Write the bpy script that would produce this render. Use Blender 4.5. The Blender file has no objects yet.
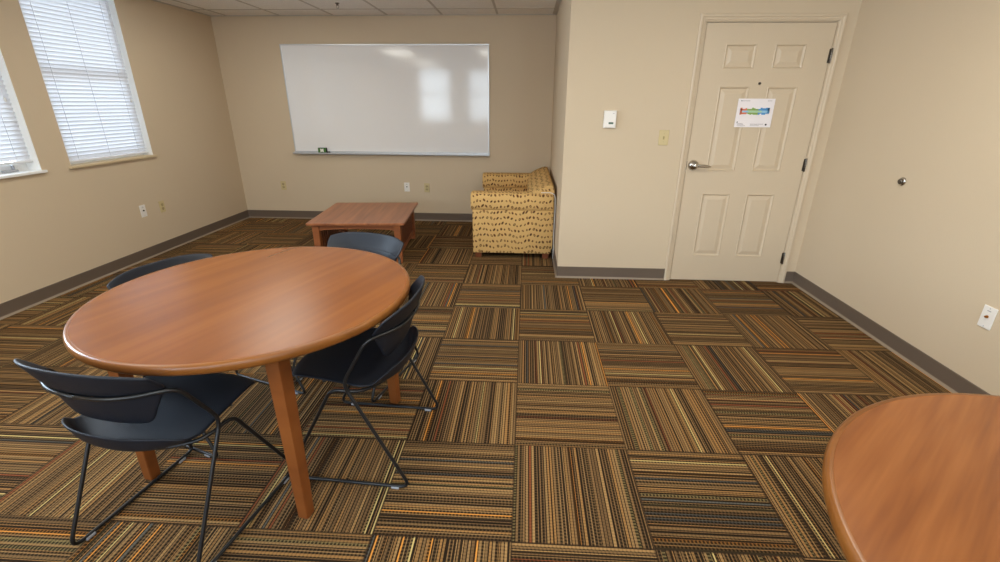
import bpy, bmesh, math, random
from mathutils import Vector, Matrix
random.seed(7)
S = bpy.context.scene
COL = S.collection
PI = math.pi

# ------------------------------------------------------------------ helpers
def srgb(r, g, b):
    f = lambda c: (c / 255 / 12.92) if c / 255 <= .04045 else ((c / 255 + .055) / 1.055) ** 2.4
    return (f(r), f(g), f(b), 1)

class NT:
    """small wrapper for building node materials"""
    def __init__(s, name):
        s.m = bpy.data.materials.new(name); s.m.use_nodes = True
        s.t = s.m.node_tree; s.n = s.t.nodes; s.n.clear()
        s.out = s.n.new('ShaderNodeOutputMaterial')
    def add(s, kind, **kw):
        nd = s.n.new(kind)
        for k, v in kw.items(): setattr(nd, k, v)
        return nd
    def link(s, a, b): s.t.links.new(a, b)
    def setin(s, sock, v):
        if isinstance(v, bpy.types.NodeSocket): s.link(v, sock)
        else: sock.default_value = v
    def math(s, op, a, b=0.0, c=None):
        nd = s.add('ShaderNodeMath', operation=op)
        s.setin(nd.inputs[0], a); s.setin(nd.inputs[1], b)
        if c is not None: s.setin(nd.inputs[2], c)
        return nd.outputs[0]
    def mix(s, f, a, b, blend='MIX'):
        nd = s.add('ShaderNodeMix', data_type='RGBA', blend_type=blend)
        s.setin(nd.inputs['Factor'], f)
        s.setin(nd.inputs[6], a); s.setin(nd.inputs[7], b)
        return nd.outputs[2]
    def ramp(s, f, stops, interp='LINEAR'):
        nd = s.add('ShaderNodeValToRGB'); cr = nd.color_ramp; cr.interpolation = interp
        while len(cr.elements) > 1: cr.elements.remove(cr.elements[-1])
        cr.elements[0].position = stops[0][0]; cr.elements[0].color = stops[0][1]
        for p, c in stops[1:]:
            e = cr.elements.new(p); e.color = c
        s.setin(nd.inputs[0], f); return nd.outputs[0]
    def noise(s, vec, scale, detail=2.0, rough=.5):
        nd = s.add('ShaderNodeTexNoise'); s.setin(nd.inputs['Vector'], vec)
        nd.inputs['Scale'].default_value = scale; nd.inputs['Detail'].default_value = detail
        nd.inputs['Roughness'].default_value = rough
        return nd.outputs['Fac']
    def white(s, x, y=0.0, z=0.0):
        cb = s.add('ShaderNodeCombineXYZ')
        for i, v in enumerate((x, y, z)): s.setin(cb.inputs[i], v)
        w = s.add('ShaderNodeTexWhiteNoise'); s.link(cb.outputs[0], w.inputs['Vector'])
        return w.outputs['Value']
    def bump(s, h, dist, strength=1.0):
        nd = s.add('ShaderNodeBump'); s.setin(nd.inputs['Height'], h)
        nd.inputs['Distance'].default_value = dist; nd.inputs['Strength'].default_value = strength
        return nd.outputs[0]
    def coord(s, which='Object'):
        return s.add('ShaderNodeTexCoord').outputs[which]
    def pbsdf(s, color, rough=.5, metal=0.0, normal=None, spec=.5, coat=0.0, coat_rough=.1):
        b = s.add('ShaderNodeBsdfPrincipled')
        s.setin(b.inputs['Base Color'], color); s.setin(b.inputs['Roughness'], rough)
        s.setin(b.inputs['Metallic'], metal); s.setin(b.inputs['Specular IOR Level'], spec)
        s.setin(b.inputs['Coat Weight'], coat); s.setin(b.inputs['Coat Roughness'], coat_rough)
        if normal is not None: s.link(normal, b.inputs['Normal'])
        s.link(b.outputs[0], s.out.inputs[0]); return b

def plain(name, col, rough=.5, metal=0.0, grain=0.0, gscale=300, spec=.5):
    n = NT(name)
    co = n.coord()
    f = n.noise(co, gscale, 2)
    dark = tuple(c * .93 for c in col[:3]) + (1,)
    c = n.mix(f, dark, col)
    nrm = n.bump(f, grain) if grain else None
    n.pbsdf(c, rough, metal, nrm, spec)
    return n.m

# ------------------------------------------------------------------ materials
def mat_wall():
    n = NT('painted_wall')
    co = n.coord()
    big = n.noise(co, 1.3, 2)
    c = n.mix(big, srgb(202, 184, 157), srgb(208, 190, 164))
    f = n.noise(co, 130, 3, .6)
    n.pbsdf(c, .72, 0, n.bump(f, .0016, .5), .3)
    return n.m

def mat_carpet():
    n = NT('carpet_tiles')
    co = n.coord()
    sp = n.add('ShaderNodeSeparateXYZ'); n.link(co, sp.inputs[0])
    x = n.math('DIVIDE', n.math('ADD', sp.outputs[0], .0186 + 20), .5)
    y = n.math('DIVIDE', n.math('SUBTRACT', sp.outputs[1], .2014 - 20), .5)
    ix, iy = n.math('FLOOR', x), n.math('FLOOR', y)
    fx, fy = n.math('FRACT', x), n.math('FRACT', y)
    par = n.math('MODULO', n.math('ADD', ix, iy), 2.0)          # 0: stripes run in depth
    def sel(a, b):  # par==0 -> a
        return n.math('ADD', n.math('MULTIPLY', a, n.math('SUBTRACT', 1.0, par)), n.math('MULTIPLY', b, par))
    across, along = sel(fx, fy), sel(fy, fx)
    tid = n.white(ix, iy, 3.0)
    tid2 = n.white(ix, iy, 9.0)
    # ribs of yarn, slightly irregular, with dark yarn between them
    wob = n.math('MULTIPLY', n.white(n.math('FLOOR', n.math('MULTIPLY', across, 11.0)), tid, 1.0), .5)
    rib = n.math('ADD', n.math('MULTIPLY', across, 40.0), wob)
    ri = n.math('FLOOR', rib); rf = n.math('FRACT', rib)
    r1 = n.white(ri, n.math('MULTIPLY', tid, 91.0), 5.0)
    r2 = n.white(ri, n.math('MULTIPLY', tid, 57.0), 8.0)
    base = n.ramp(r1, [(0, srgb(124, 97, 63)), (.13, srgb(150, 118, 77)), (.28, srgb(131, 101, 65)),
                       (.43, srgb(164, 129, 83)), (.56, srgb(112, 86, 56)), (.66, srgb(142, 107, 65)), (.76, srgb(157, 117, 70)), (.835, srgb(132, 76, 46)), (.865, srgb(92, 92, 86)),
                       (.885, srgb(156, 118, 72)), (.915, srgb(214, 146, 68)), (.962, srgb(204, 180, 118))], 'CONSTANT')
    accent = n.math('GREATER_THAN', r1, .915)
    # thin bright yarns, otherwise a rib with a narrow or a wide dark gap
    gapw = n.math('ADD', n.math('ADD', n.math('ADD', .24, n.math('MULTIPLY', n.math('FRACT', n.math('MULTIPLY', r2, 5.0)), .14)), n.math('MULTIPLY', n.math('GREATER_THAN', r2, .47), .38)), n.math('ADD', n.math('MULTIPLY', accent, .20), n.math('MULTIPLY', n.math('GREATER_THAN', r1, .80), .08)))
    gap = n.math('LESS_THAN', rf, gapw)
    ph = n.white(ri, n.math('MULTIPLY', tid2, 31.0), 2.0)
    st = n.math('FRACT', n.math('ADD', n.math('MULTIPLY', along, 37.0), ph))
    # light stitches showing in the dark gaps, dark stitches in the ribs
    gapdash = n.math('MULTIPLY', n.math('MULTIPLY', gap, n.math('GREATER_THAN', st, .55)), n.math('GREATER_THAN', n.math('FRACT', n.math('MULTIPLY', r2, 7.0)), .35))
    ribdash = n.math('MULTIPLY', n.math('LESS_THAN', st, .40), n.math('SUBTRACT', 1.0, accent))
    dark = n.math('MAXIMUM', n.math('MULTIPLY', gap, .96), n.math('MULTIPLY', ribdash, .24))
    dark = n.math('SUBTRACT', dark, n.math('MULTIPLY', gapdash, .22))
    c = n.mix(dark, base, srgb(16, 14, 13))
    # worn-in variation and seams
    v = n.noise(co, 2.2, 3)
    c = n.mix(n.math('MULTIPLY', v, .06), c, srgb(120, 94, 64))
    fuzz = n.noise(co, 900, 2)
    c = n.mix(n.math('MULTIPLY', fuzz, .10), c, srgb(70, 54, 40))
    ex = n.math('MINIMUM', n.math('MINIMUM', fx, n.math('SUBTRACT', 1.0, fx)), n.math('MINIMUM', fy, n.math('SUBTRACT', 1.0, fy)))
    seam = n.math('LESS_THAN', ex, .008)
    c = n.mix(n.math('MULTIPLY', seam, .6), c, srgb(48, 36, 26))
    h = n.math('ADD', n.math('MULTIPLY', n.math('SUBTRACT', 1.0, dark), .7), n.math('MULTIPLY', fuzz, .5))
    n.pbsdf(c, .95, 0, n.bump(h, .003, .7), .08)
    return n.m

def mat_wood(name, c_lo, c_mid, c_hi, angle, rough=.28, coat=.25, scale=1.0, spec=.5, fine=.16):
    """laminate / veneer with straight grain along `angle` (object space, flat)"""
    n = NT(name)
    co = n.coord()
    mp = n.add('ShaderNodeMapping'); n.link(co, mp.inputs['Vector'])
    mp.inputs['Rotation'].default_value = (0, 0, -angle)
    mp2 = n.add('ShaderNodeMapping'); n.link(mp.outputs[0], mp2.inputs['Vector'])
    mp2.inputs['Scale'].default_value = (1.2 * scale, 19 * scale, 19 * scale)
    a = n.noise(mp2.outputs[0], 1.2, 2, .5)
    mp3 = n.add('ShaderNodeMapping'); n.link(mp.outputs[0], mp3.inputs['Vector'])
    mp3.inputs['Scale'].default_value = (2 * scale, 38 * scale, 38 * scale)
    b = n.noise(mp3.outputs[0], 1.0, 1, .5)
    # broad boards
    mp4 = n.add('ShaderNodeMapping'); n.link(mp.outputs[0], mp4.inputs['Vector'])
    mp4.inputs['Scale'].default_value = (.8 * scale, 8 * scale, 8 * scale)
    d = n.noise(mp4.outputs[0], 1.0, 2, .5)
    c = n.ramp(n.math('ADD', n.math('MULTIPLY', a, .55), n.math('MULTIPLY', d, .45)), [(.30, c_lo), (.5, c_mid), (.70, c_hi)])
    c = n.mix(n.math('MULTIPLY', n.math('SUBTRACT', 1.0, b), fine), c, c_lo)
    n.pbsdf(c, rough, 0, None, spec, coat, .16)
    return n.m

def mat_fabric():
    n = NT('dotted_upholstery')
    uv = n.coord('UV')
    sp = n.add('ShaderNodeSeparateXYZ'); n.link(uv, sp.inputs[0])
    u, v = sp.outputs[0], sp.outputs[1]
    ROW, CELL = .0286, .035
    wv = n.math('MULTIPLY', n.math('SINE', n.math('MULTIPLY', u, 2 * PI / .235)), .0085)
    wv2 = n.math('MULTIPLY', n.math('SINE', n.math('ADD', n.math('MULTIPLY', u, 2 * PI / .41), 1.0)), .004)
    vv = n.math('DIVIDE', n.math('ADD', n.math('ADD', v, wv), n.math('ADD', wv2, 5.0)), ROW * 2)
    row = n.math('FLOOR', vv); fv = n.math('SUBTRACT', n.math('FRACT', vv), .5)
    uu = n.math('DIVIDE', n.math('ADD', u, n.math('ADD', 5.0, n.math('MULTIPLY', n.white(row, 1.0), .3))), CELL)
    cell = n.math('FLOOR', uu); fu = n.math('SUBTRACT', n.math('FRACT', uu), .5)
    ra, rb, rc = n.white(cell, row, 1.0), n.white(cell, row, 2.0), n.white(cell, row, 3.0)
    du = n.math('SUBTRACT', fu, n.math('MULTIPLY', n.math('SUBTRACT', ra, .5), .35))
    dv = n.math('SUBTRACT', n.math('MULTIPLY', fv, ROW * 2 / CELL), n.math('MULTIPLY', n.math('SUBTRACT', rb, .5), .35))
    # leaning ovals of uneven size
    sh = n.math('MULTIPLY', n.math('SUBTRACT', rc, .5), 1.2)
    du2 = n.math('ADD', du, n.math('MULTIPLY', dv, sh))
    rr = n.math('SQRT', n.math('ADD', n.math('POWER', n.math('DIVIDE', du2, .78), 2.0), n.math('POWER', dv, 2.0)))
    rad = n.math('ADD', .27, n.math('MULTIPLY', rb, .16))
    dot = n.math('LESS_THAN', rr, rad)
    hole = n.math('MULTIPLY', n.math('LESS_THAN', rr, n.math('MULTIPLY', rad, .42)), n.math('GREATER_THAN', ra, .5))
    dotc = n.mix(rc, srgb(66, 36, 22), srgb(98, 56, 32))
    weave = n.noise(uv, 700, 2)
    ground = n.mix(weave, srgb(196, 157, 98), srgb(222, 183, 120))
    c = n.mix(n.math('SUBTRACT', n.math('MULTIPLY', dot, .92), n.math('MULTIPLY', hole, .7)), ground, dotc)
    n.pbsdf(c, .9, 0, n.bump(weave, .001, .5), .15)
    return n.m

def mat_ceiling_tile():
    n = NT('acoustic_tile')
    co = n.coord()
    f = n.noise(co, 160, 3, .7)
    c = n.mix(n.math('GREATER_THAN', f, .62), srgb(236, 234, 230), srgb(208, 205, 200))
    n.pbsdf(c, .95, 0, n.bump(f, .002, .6), .1)
    return n.m

def mat_slat(name='blind_slat', through=.05):
    n = NT(name)
    co = n.coord()
    f = n.noise(co, 40, 2)
    c = n.mix(f, srgb(222, 224, 230), srgb(232, 233, 237))
    d = n.add('ShaderNodeBsdfPrincipled')
    n.link(c, d.inputs['Base Color']); d.inputs['Roughness'].default_value = .45
    t = n.add('ShaderNodeBsdfTranslucent'); n.link(c, t.inputs['Color'])
    mx = n.add('ShaderNodeMixShader'); mx.inputs[0].default_value = through
    n.link(d.outputs[0], mx.inputs[1]); n.link(t.outputs[0], mx.inputs[2])
    n.link(mx.outputs[0], n.out.inputs[0])
    return n.m

def mat_glass():
    n = NT('window_glass')
    tr = n.add('ShaderNodeBsdfTransparent'); tr.inputs[0].default_value = (.93, .96, .96, 1)
    gl = n.add('ShaderNodeBsdfGlossy'); gl.inputs['Roughness'].default_value = .02
    fr = n.add('ShaderNodeFresnel'); fr.inputs[0].default_value = 1.45
    mx = n.add('ShaderNodeMixShader'); n.link(fr.outputs[0], mx.inputs[0])
    n.link(tr.outputs[0], mx.inputs[1]); n.link(gl.outputs[0], mx.inputs[2])
    n.link(mx.outputs[0], n.out.inputs[0])
    return n.m

def mat_emit(name, col, s):
    n = NT(name)
    e = n.add('ShaderNodeEmission'); e.inputs[0].default_value = col; e.inputs[1].default_value = s
    n.link(e.outputs[0], n.out.inputs[0]); return n.m

LAMP = 16.0
M = dict(
    wall=mat_wall(), carpet=mat_carpet(), tile=mat_ceiling_tile(),
    grid=plain('ceiling_grid_paint', srgb(184, 178, 170), .5),
    base=plain('vinyl_baseboard', srgb(104, 90, 78), .45),
    base_toe_lit=plain('vinyl_cove_toe_lit', srgb(140, 124, 106), .4),  # same vinyl, lighter: the light reflecting off the toe is in its colour
    door=plain('door_paint', srgb(207, 189, 163), .42, 0, .0004, 250),
    casing=plain('casing_paint', srgb(207, 189, 163), .42, 0, .0004, 250),
    sill_tan=plain('tan_sill_paint', srgb(212, 192, 156), .5),
    white_paint=plain('white_window_paint', srgb(238, 238, 236), .5),
    slat=mat_slat(), blind_cord=mat_slat('blind_cord', .75), glass=mat_glass(),
    cord=plain('white_cord', srgb(232, 230, 226), .6),
    black_plastic=plain('charcoal_plastic', srgb(25, 29, 38), .5, 0, .0002, 900, .3),
    black_metal=plain('black_powder_coat', srgb(22, 23, 25), .38),
    glide=plain('grey_glide', srgb(168, 170, 176), .4),
    top1=mat_wood('cherry_laminate', srgb(111, 63, 28), srgb(123, 71, 31), srgb(136, 82, 38), math.radians(70), .27, 0, .9, .42, .12),
    top2=mat_wood('cherry_laminate_turned', srgb(103, 56, 25), srgb(130, 76, 36), srgb(146, 90, 46), math.radians(42), .26, 0, 2.0, .38, .3),
    edge=mat_wood('honey_edge_wood', srgb(102, 60, 23), srgb(124, 75, 31), srgb(138, 88, 40), 0, .3, 0, .6, .35),
    leg=mat_wood('brown_leg_wood', srgb(108, 58, 24), srgb(127, 71, 31), srgb(140, 82, 38), 0, .38, 0, .5),
    ctop=mat_wood('coffee_table_veneer', srgb(126, 74, 46), srgb(156, 96, 60), srgb(176, 114, 72), math.radians(90), .35, .15, 1.3),
    cleg=mat_wood('coffee_table_wood', srgb(118, 66, 36), srgb(146, 86, 48), srgb(164, 100, 58), 0, .4, .1, .8),
    cslat=mat_wood('dark_slat_wood', srgb(84, 44, 26), srgb(104, 58, 34), srgb(120, 70, 42), 0, .45, .05, .8),
    fabric=mat_fabric(),
    foot=plain('brown_wood_foot', srgb(112, 62, 36), .45),
    board=plain('whiteboard_enamel', srgb(240, 240, 241), .09),
    alu=plain('brushed_aluminium', srgb(205, 207, 210), .38, .85),
    alu_dark=plain('tray_aluminium', srgb(186, 188, 192), .42, .5),
    ivory=plain('ivory_plastic', srgb(204, 186, 140), .4),
    ivory_dark=plain('ivory_socket', srgb(176, 158, 112), .45),
    white_plastic=plain('white_plastic', srgb(238, 234, 228), .4),
    slot=plain('dark_slot', srgb(48, 40, 32), .6),
    brass=plain('brass_jack', srgb(176, 112, 44), .35, .8),
    lcd=plain('lcd_green', srgb(66, 92, 76), .3),
    chrome=plain('satin_chrome', srgb(196, 192, 186), .22, 1.0),
    bronze=plain('dark_nickel', srgb(112, 106, 98), .3, 1.0),
    paper=plain('paper', srgb(240, 234, 236), .85),
    ink=plain('dark_ink', srgb(60, 58, 60), .8),
    ink_grey=plain('grey_ink', srgb(168, 162, 164), .8),
    p_red=plain('print_coral', srgb(226, 128, 98), .8), p_green=plain('print_green', srgb(140, 172, 92), .8),
    p_mint=plain('print_mint', srgb(178, 212, 176), .8),
    p_blue=plain('print_blue', srgb(84, 150, 204), .8), p_sky=plain('print_sky', srgb(150, 196, 222), .8),
    er_green=plain('eraser_green', srgb(64, 112, 42), .6), er_felt=plain('eraser_felt', srgb(52, 56, 50), .9),
    diffuser=mat_emit('lamp_diffuser', (1, .965, .86, 1), 2.0),
    soil=plain('exterior_wall', srgb(150, 140, 130), .9),
)

# ------------------------------------------------------------------ geometry helpers
def obj(name, bm, mat, parent=None, smooth=False, sub=0, uv=None):
    me = bpy.data.meshes.new(name)
    bmesh.ops.recalc_face_normals(bm, faces=bm.faces)
    if uv: uv(bm)
    bm.to_mesh(me); bm.free()
    mats = mat if isinstance(mat, (list, tuple)) else [mat]
    for m in mats: me.materials.append(m)
    if smooth:
        for p in me.polygons: p.use_smooth = True
    o = bpy.data.objects.new(name, me); COL.objects.link(o)
    if parent: o.parent = parent
    if sub:
        md = o.modifiers.new('subsurf', 'SUBSURF'); md.levels = sub; md.render_levels = sub
    return o

def smooth_by_angle(o, deg=40):
    me = o.data
    for p in me.polygons: p.use_smooth = True
    bm = bmesh.new(); bm.from_mesh(me)
    for e in bm.edges:
        if len(e.link_faces) == 2 and e.calc_face_angle(0) > math.radians(deg): e.smooth = False
    bm.to_mesh(me); bm.free()
    return o

def tag(o, label, cat, group=None):
    o['label'] = label; o['category'] = cat
    if group: o['group'] = group
    return o

def structure(o): o['kind'] = 'structure'; return o

def empty(name, loc=(0, 0, 0), rz=0.0):
    o = bpy.data.objects.new(name, None); COL.objects.link(o)
    o.location = loc; o.rotation_euler = (0, 0, rz); o.empty_display_size = .1
    return o

def copy_tree(o, parent=None):
    c = o.copy(); COL.objects.link(c)
    if parent: c.parent = parent
    for ch in o.children: copy_tree(ch, c)
    return c

def add_box(bm, lo, hi, bev=0.0, seg=2, mi=0):
    r = bmesh.ops.create_cube(bm, size=1)
    vs = r['verts']
    for v in vs:
        v.co = Vector([lo[i] + (v.co[i] + .5) * (hi[i] - lo[i]) for i in range(3)])
    fs = set(f for v in vs for f in v.link_faces)
    for f in fs: f.material_index = mi
    if bev:
        es = list(set(e for v in vs for e in v.link_edges))
        bmesh.ops.bevel(bm, geom=es, offset=bev, segments=seg, profile=.5, affect='EDGES')
    return vs

def box(lo, hi, bev=0.0, seg=2):
    bm = bmesh.new(); add_box(bm, lo, hi, bev, seg); return bm

def add_loft(bm, rings, close=True, caps=True):
    """rings: equal-length lists of Vectors"""
    vr = [[bm.verts.new(p) for p in r] for r in rings]
    n = len(rings[0])
    for a, b in zip(vr, vr[1:]):
        for i in range(n if close else n - 1):
            j = (i + 1) % n
            bm.faces.new((a[i], a[j], b[j], b[i]))
    if caps and close:
        bm.faces.new(vr[0][::-1]); bm.faces.new(vr[-1])
    return vr

def circle(c, r, axis='z', n=20, ph=0.0):
    c = Vector(c); out = []
    for i in range(n):
        a = 2 * PI * i / n + ph
        u, v = r * math.cos(a), r * math.sin(a)
        out.append(c + {'z': Vector((u, v, 0)), 'y': Vector((u, 0, v)), 'x': Vector((0, u, v))}[axis])
    return out

def lathe(bm, prof, axis='z', c=(0, 0, 0), n=28):
    """prof: (offset along axis, radius)"""
    c = Vector(c); d = {'z': Vector((0, 0, 1)), 'y': Vector((0, 1, 0)), 'x': Vector((1, 0, 0))}[axis]
    return add_loft(bm, [circle(c + d * t, max(r, 1e-4), axis, n) for t, r in prof])

def round_path(pts, r, n=6):
    """round the corners of a polyline (pts: (Vector, optional radius))"""
    P = [Vector(p) for p in pts]; out = [P[0]]
    for i in range(1, len(P) - 1):
        a, b, c = P[i - 1], P[i], P[i + 1]
        rr = r[i] if isinstance(r, (list, tuple)) else r
        d1, d2 = (a - b), (c - b)
        k1, k2 = min(rr, d1.length * .48), min(rr, d2.length * .48)
        p, q = b + d1.normalized() * k1, b + d2.normalized() * k2
        for s in range(n + 1):
            t = s / n
            out.append(p * (1 - t) ** 2 + b * 2 * t * (1 - t) + q * t * t)
    out.append(P[-1])
    return out

def tube(bm, path, rad, n=10):
    path = [Vector(p) for p in path]
    T = []
    for i in range(len(path)):
        a = path[max(i - 1, 0)]; b = path[min(i + 1, len(path) - 1)]
        T.append((b - a).normalized())
    up = Vector((0, 0, 1)) if abs(T[0].z) < .9 else Vector((1, 0, 0))
    nrm = (up - T[0] * up.dot(T[0])).normalized()
    rings = []
    for i, p in enumerate(path):
        nrm = (nrm - T[i] * nrm.dot(T[i])).normalized()
        bn = T[i].cross(nrm)
        rings.append([p + (nrm * math.cos(2 * PI * k / n) + bn * math.sin(2 * PI * k / n)) * rad for k in range(n)])
    add_loft(bm, rings)

def sheet(bm, grid, th):
    """grid[i][j] of Vectors -> closed shell of thickness th"""
    ni, nj = len(grid), len(grid[0])
    N = [[None] * nj for _ in range(ni)]
    for i in range(ni):
        for j in range(nj):
            a = grid[min(i + 1, ni - 1)][j] - grid[max(i - 1, 0)][j]
            b = grid[i][min(j + 1, nj - 1)] - grid[i][max(j - 1, 0)]
            N[i][j] = a.cross(b).normalized()
    A = [[bm.verts.new(grid[i][j] + N[i][j] * th / 2) for j in range(nj)] for i in range(ni)]
    B = [[bm.verts.new(grid[i][j] - N[i][j] * th / 2) for j in range(nj)] for i in range(ni)]
    for i in range(ni - 1):
        for j in range(nj - 1):
            bm.faces.new((A[i][j], A[i + 1][j], A[i + 1][j + 1], A[i][j + 1]))
            bm.faces.new((B[i][j], B[i][j + 1], B[i + 1][j + 1], B[i + 1][j]))
    for i in range(ni - 1):
        bm.faces.new((A[i][0], B[i][0], B[i + 1][0], A[i + 1][0]))
        bm.faces.new((A[i][-1], A[i + 1][-1], B[i + 1][-1], B[i][-1]))
    for j in range(nj - 1):
        bm.faces.new((A[0][j], A[0][j + 1], B[0][j + 1], B[0][j]))
        bm.faces.new((A[-1][j], B[-1][j], B[-1][j + 1], A[-1][j + 1]))

def box_uv(bm):
    L = bm.loops.layers.uv.verify()
    for f in bm.faces:
        nx, ny, nz = (abs(c) for c in f.normal)
        for l in f.loops:
            x, y, z = l.vert.co
            if ny >= nx and ny >= nz * .5: l[L].uv = (x, z)
            elif nx >= nz: l[L].uv = (y, z)
            else: l[L].uv = (x, y)

# ------------------------------------------------------------------ the room
XL, XR, XA = -3.70, 2.345, .302
YB, YD, YF = 5.93, 3.906, -2.0
ZC = 2.38
WT = .16
structure(obj('floor', box((XL - WT, YF - WT, -.12), (XR + WT, YB + WT, 0)), M['carpet']))
ceil = structure(obj('ceiling', box((XL - WT, YF - WT, ZC), (XR + WT, YB + WT, ZC + .12)), M['tile']))
# suspended-ceiling bars and the angle along the walls
bm = bmesh.new()
P, gx0, gy0 = .627, -.360, 5.552
k = -6
while gx0 + k * P < XR:
    x = gx0 + k * P
    if x > XL + .02:
        y1 = YB if x < XA else YD
        add_box(bm, (x - .012, YF, ZC - .003), (x + .012, y1, ZC + .002))
    k += 1
k = 0
while gy0 - k * P > YF:
    y = gy0 - k * P
    add_box(bm, (XL, y - .012, ZC - .003), (XA if y > YD else XR, y + .012, ZC + .002)); k += 1
structure(obj('ceiling_grid', bm, M['grid'], ceil))
bm = bmesh.new()
for lo, hi in (((XL, YB - .022), (XA, YB)), ((XL, YF), (XL + .022, YB)), ((XA - .022, YD), (XA, YB)), ((XA, YD - .022), (XR, YD)), ((XR - .022, YF), (XR, YD))):
    add_box(bm, (*lo, ZC - .006), (*hi, ZC + .002))
structure(obj('wall_angle', bm, M['grid'], ceil))

# left wall with its two window openings and a third added for light
WIN = [(3.662, 4.552), (2.530, 3.420), (1.398, 2.288)]
ZS, ZT = .952, 2.335
def wall_with_openings(axis_lo, axis_hi, opens, make):
    bm = bmesh.new(); prev = axis_lo
    for a, b in sorted(opens):
        make(bm, prev, a, 0, ZC); make(bm, a, b, 0, ZS); make(bm, a, b, ZT, ZC); prev = b
    make(bm, prev, axis_hi, 0, ZC)
    bmesh.ops.remove_doubles(bm, verts=bm.verts, dist=1e-5)
    return bm
structure(obj('wall_left', wall_with_openings(YF - WT, YB + WT, WIN, lambda bm, a, b, z0, z1: add_box(bm, (XL - WT, a, z0), (XL, b, z1))), M['wall']))
FWIN = [(-3.05, -2.15), (-1.66, -.76), (-.27, .63), (1.12, 2.02)]  # last two are added, out of view, to brighten the door wall
structure(obj('wall_front', wall_with_openings(XL, XR, FWIN, lambda bm, a, b, z0, z1: add_box(bm, (a, YF - WT, z0), (b, YF, z1))), M['wall']))
structure(obj('wall_back', box((XL, YB, 0), (XA + .12, YB + WT, ZC)), M['wall']))
structure(obj('wall_right', box((XR, YF - WT, 0), (XR + WT, YD + WT, ZC)), M['wall']))
# the block beside the alcove: its side faces the alcove, its front carries the door
structure(obj('wall_alcove', box((XA, YD + WT, 0), (XA + .12, YB, ZC)), M['wall']))
DX0, DX1, DZ = 1.286, 2.220, 2.012
bm = bmesh.new()
add_box(bm, (XA, YD, 0), (DX0, YD + WT, ZC)); add_box(bm, (DX1, YD, 0), (XR, YD + WT, ZC)); add_box(bm, (DX0, YD, DZ), (DX1, YD + WT, ZC))
add_box(bm, (DX0, YD + .10, 0), (DX1, YD + WT, DZ))
structure(obj('wall_door', bm, M['wall']))

# baseboards: thin vinyl strip with a flared toe
def baseboard(name, p0, p1, nrm, m0=0, m1=0):
    """p0->p1 along the wall, nrm points into the room; m0/m1 mitre the two ends (+1 outside, -1 inside corner)"""
    p0, p1, nrm = Vector((*p0, 0)), Vector((*p1, 0)), Vector((*nrm, 0))
    d = (p1 - p0).normalized()
    def ring(p, m, prof): return [p + nrm * a + d * (m * a) + Vector((0, 0, z)) for a, z in prof]
    strip = [(0, .0), (.005, .0), (.005, .100), (.003, .103), (0, .103)]
    toe = [(.005, .0), (.017, .0), (.016, .003), (.009, .008), (.005, .014)]
    bm = bmesh.new(); add_loft(bm, [ring(p0, -m0, strip), ring(p1, m1, strip)])
    b = structure(obj(name, bm, M['base']))
    bm = bmesh.new(); add_loft(bm, [ring(p0, -m0, toe), ring(p1, m1, toe)])
    structure(obj('cove_toe', bm, M['base_toe_lit'], b))
baseboard('baseboard_left', (XL, YF), (XL, YB), (1, 0), -1, -1)
baseboard('baseboard_back', (XL, YB), (XA, YB), (0, -1), -1, -1)
baseboard('baseboard_alcove', (XA, YB), (XA, YD), (-1, 0), -1, 1)
baseboard('baseboard_door', (XA, YD), (1.238, YD), (0, -1), 1, 0)
baseboard('baseboard_corner', (2.268, YD), (XR, YD), (0, -1), 0, -1)
baseboard('baseboard_right', (XR, YD), (XR, YF), (-1, 0), -1, -1)

# windows ------------------------------------------------------------------
def window(name, frame_of):
    """frame_of(a0,a1,z0,z1,d0,d1): box from along-wall a, height z, depth d behind the wall face"""
    pass
def left_window(idx, y0, y1, raised, sill_mat):
    w = structure(empty('window_%d' % idx, (XL, (y0 + y1) / 2, ZS)))
    h = (y1 - y0) / 2
    L = lambda d0, d1, a0, a1, z0, z1: ((-d1, a0, z0 - ZS), (-d0, a1, z1 - ZS))
    # painted returns of the deep opening
    bm = bmesh.new()
    add_box(bm, *L(.002, WT, h - .004, h, ZS, ZT)); add_box(bm, *L(.002, WT, -h, -h + .004, ZS, ZT)); add_box(bm, *L(.002, WT, -h, h, ZT - .004, ZT))
    structure(obj('window_return', bm, M['white_paint'], w))
    bm = bmesh.new()
    for a0, a1, z0, z1 in ((-h + .004, -h + .05, ZS, ZT - .004), (h - .05, h - .004, ZS, ZT - .004), (-h + .05, h - .05, ZT - .05, ZT - .004), (-h + .05, h - .05, ZS, ZS + .055)):
        add_box(bm, *L(.105, .15, a0, a1, z0, z1), bev=.003)
    add_box(bm, *L(.11, .145, -h + .05, h - .05, 1.64, 1.69), bev=.003)
    structure(obj('window_frame', bm, M['white_paint'], w))
    bm = bmesh.new(); add_box(bm, *L(.125, .129, -h + .04, h - .04, ZS + .04, ZT - .04))
    structure(obj('pane', bm, M['glass'], w))
    bm = bmesh.new()
    add_box(bm, (-.125, -h, -.018), (.0005, h, .002)); add_box(bm, (.0005, -h - .022, -.018), (.022, h + .022, .002), .003)
    structure(obj('window_sill', bm, sill_mat, w))
    if raised:   # sash lock shows under the raised blind
        bm = bmesh.new()
        add_box(bm, *L(.075, .104, h - .20, h - .10, ZS + .004, ZS + .02), bev=.003)
        add_box(bm, *L(.085, .104, h - .125, h - .112, ZS + .004, ZS + .05), bev=.003)
        structure(obj('sash_latch', bm, M['glide'], w))
    return w
left_window(1, *WIN[0], False, M['sill_tan'])
left_window(2, *WIN[1], True, M['white_paint'])
left_window(7, *WIN[2], False, M['sill_tan'])  # unseen window, added to throw daylight on the alcove side wall
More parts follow.
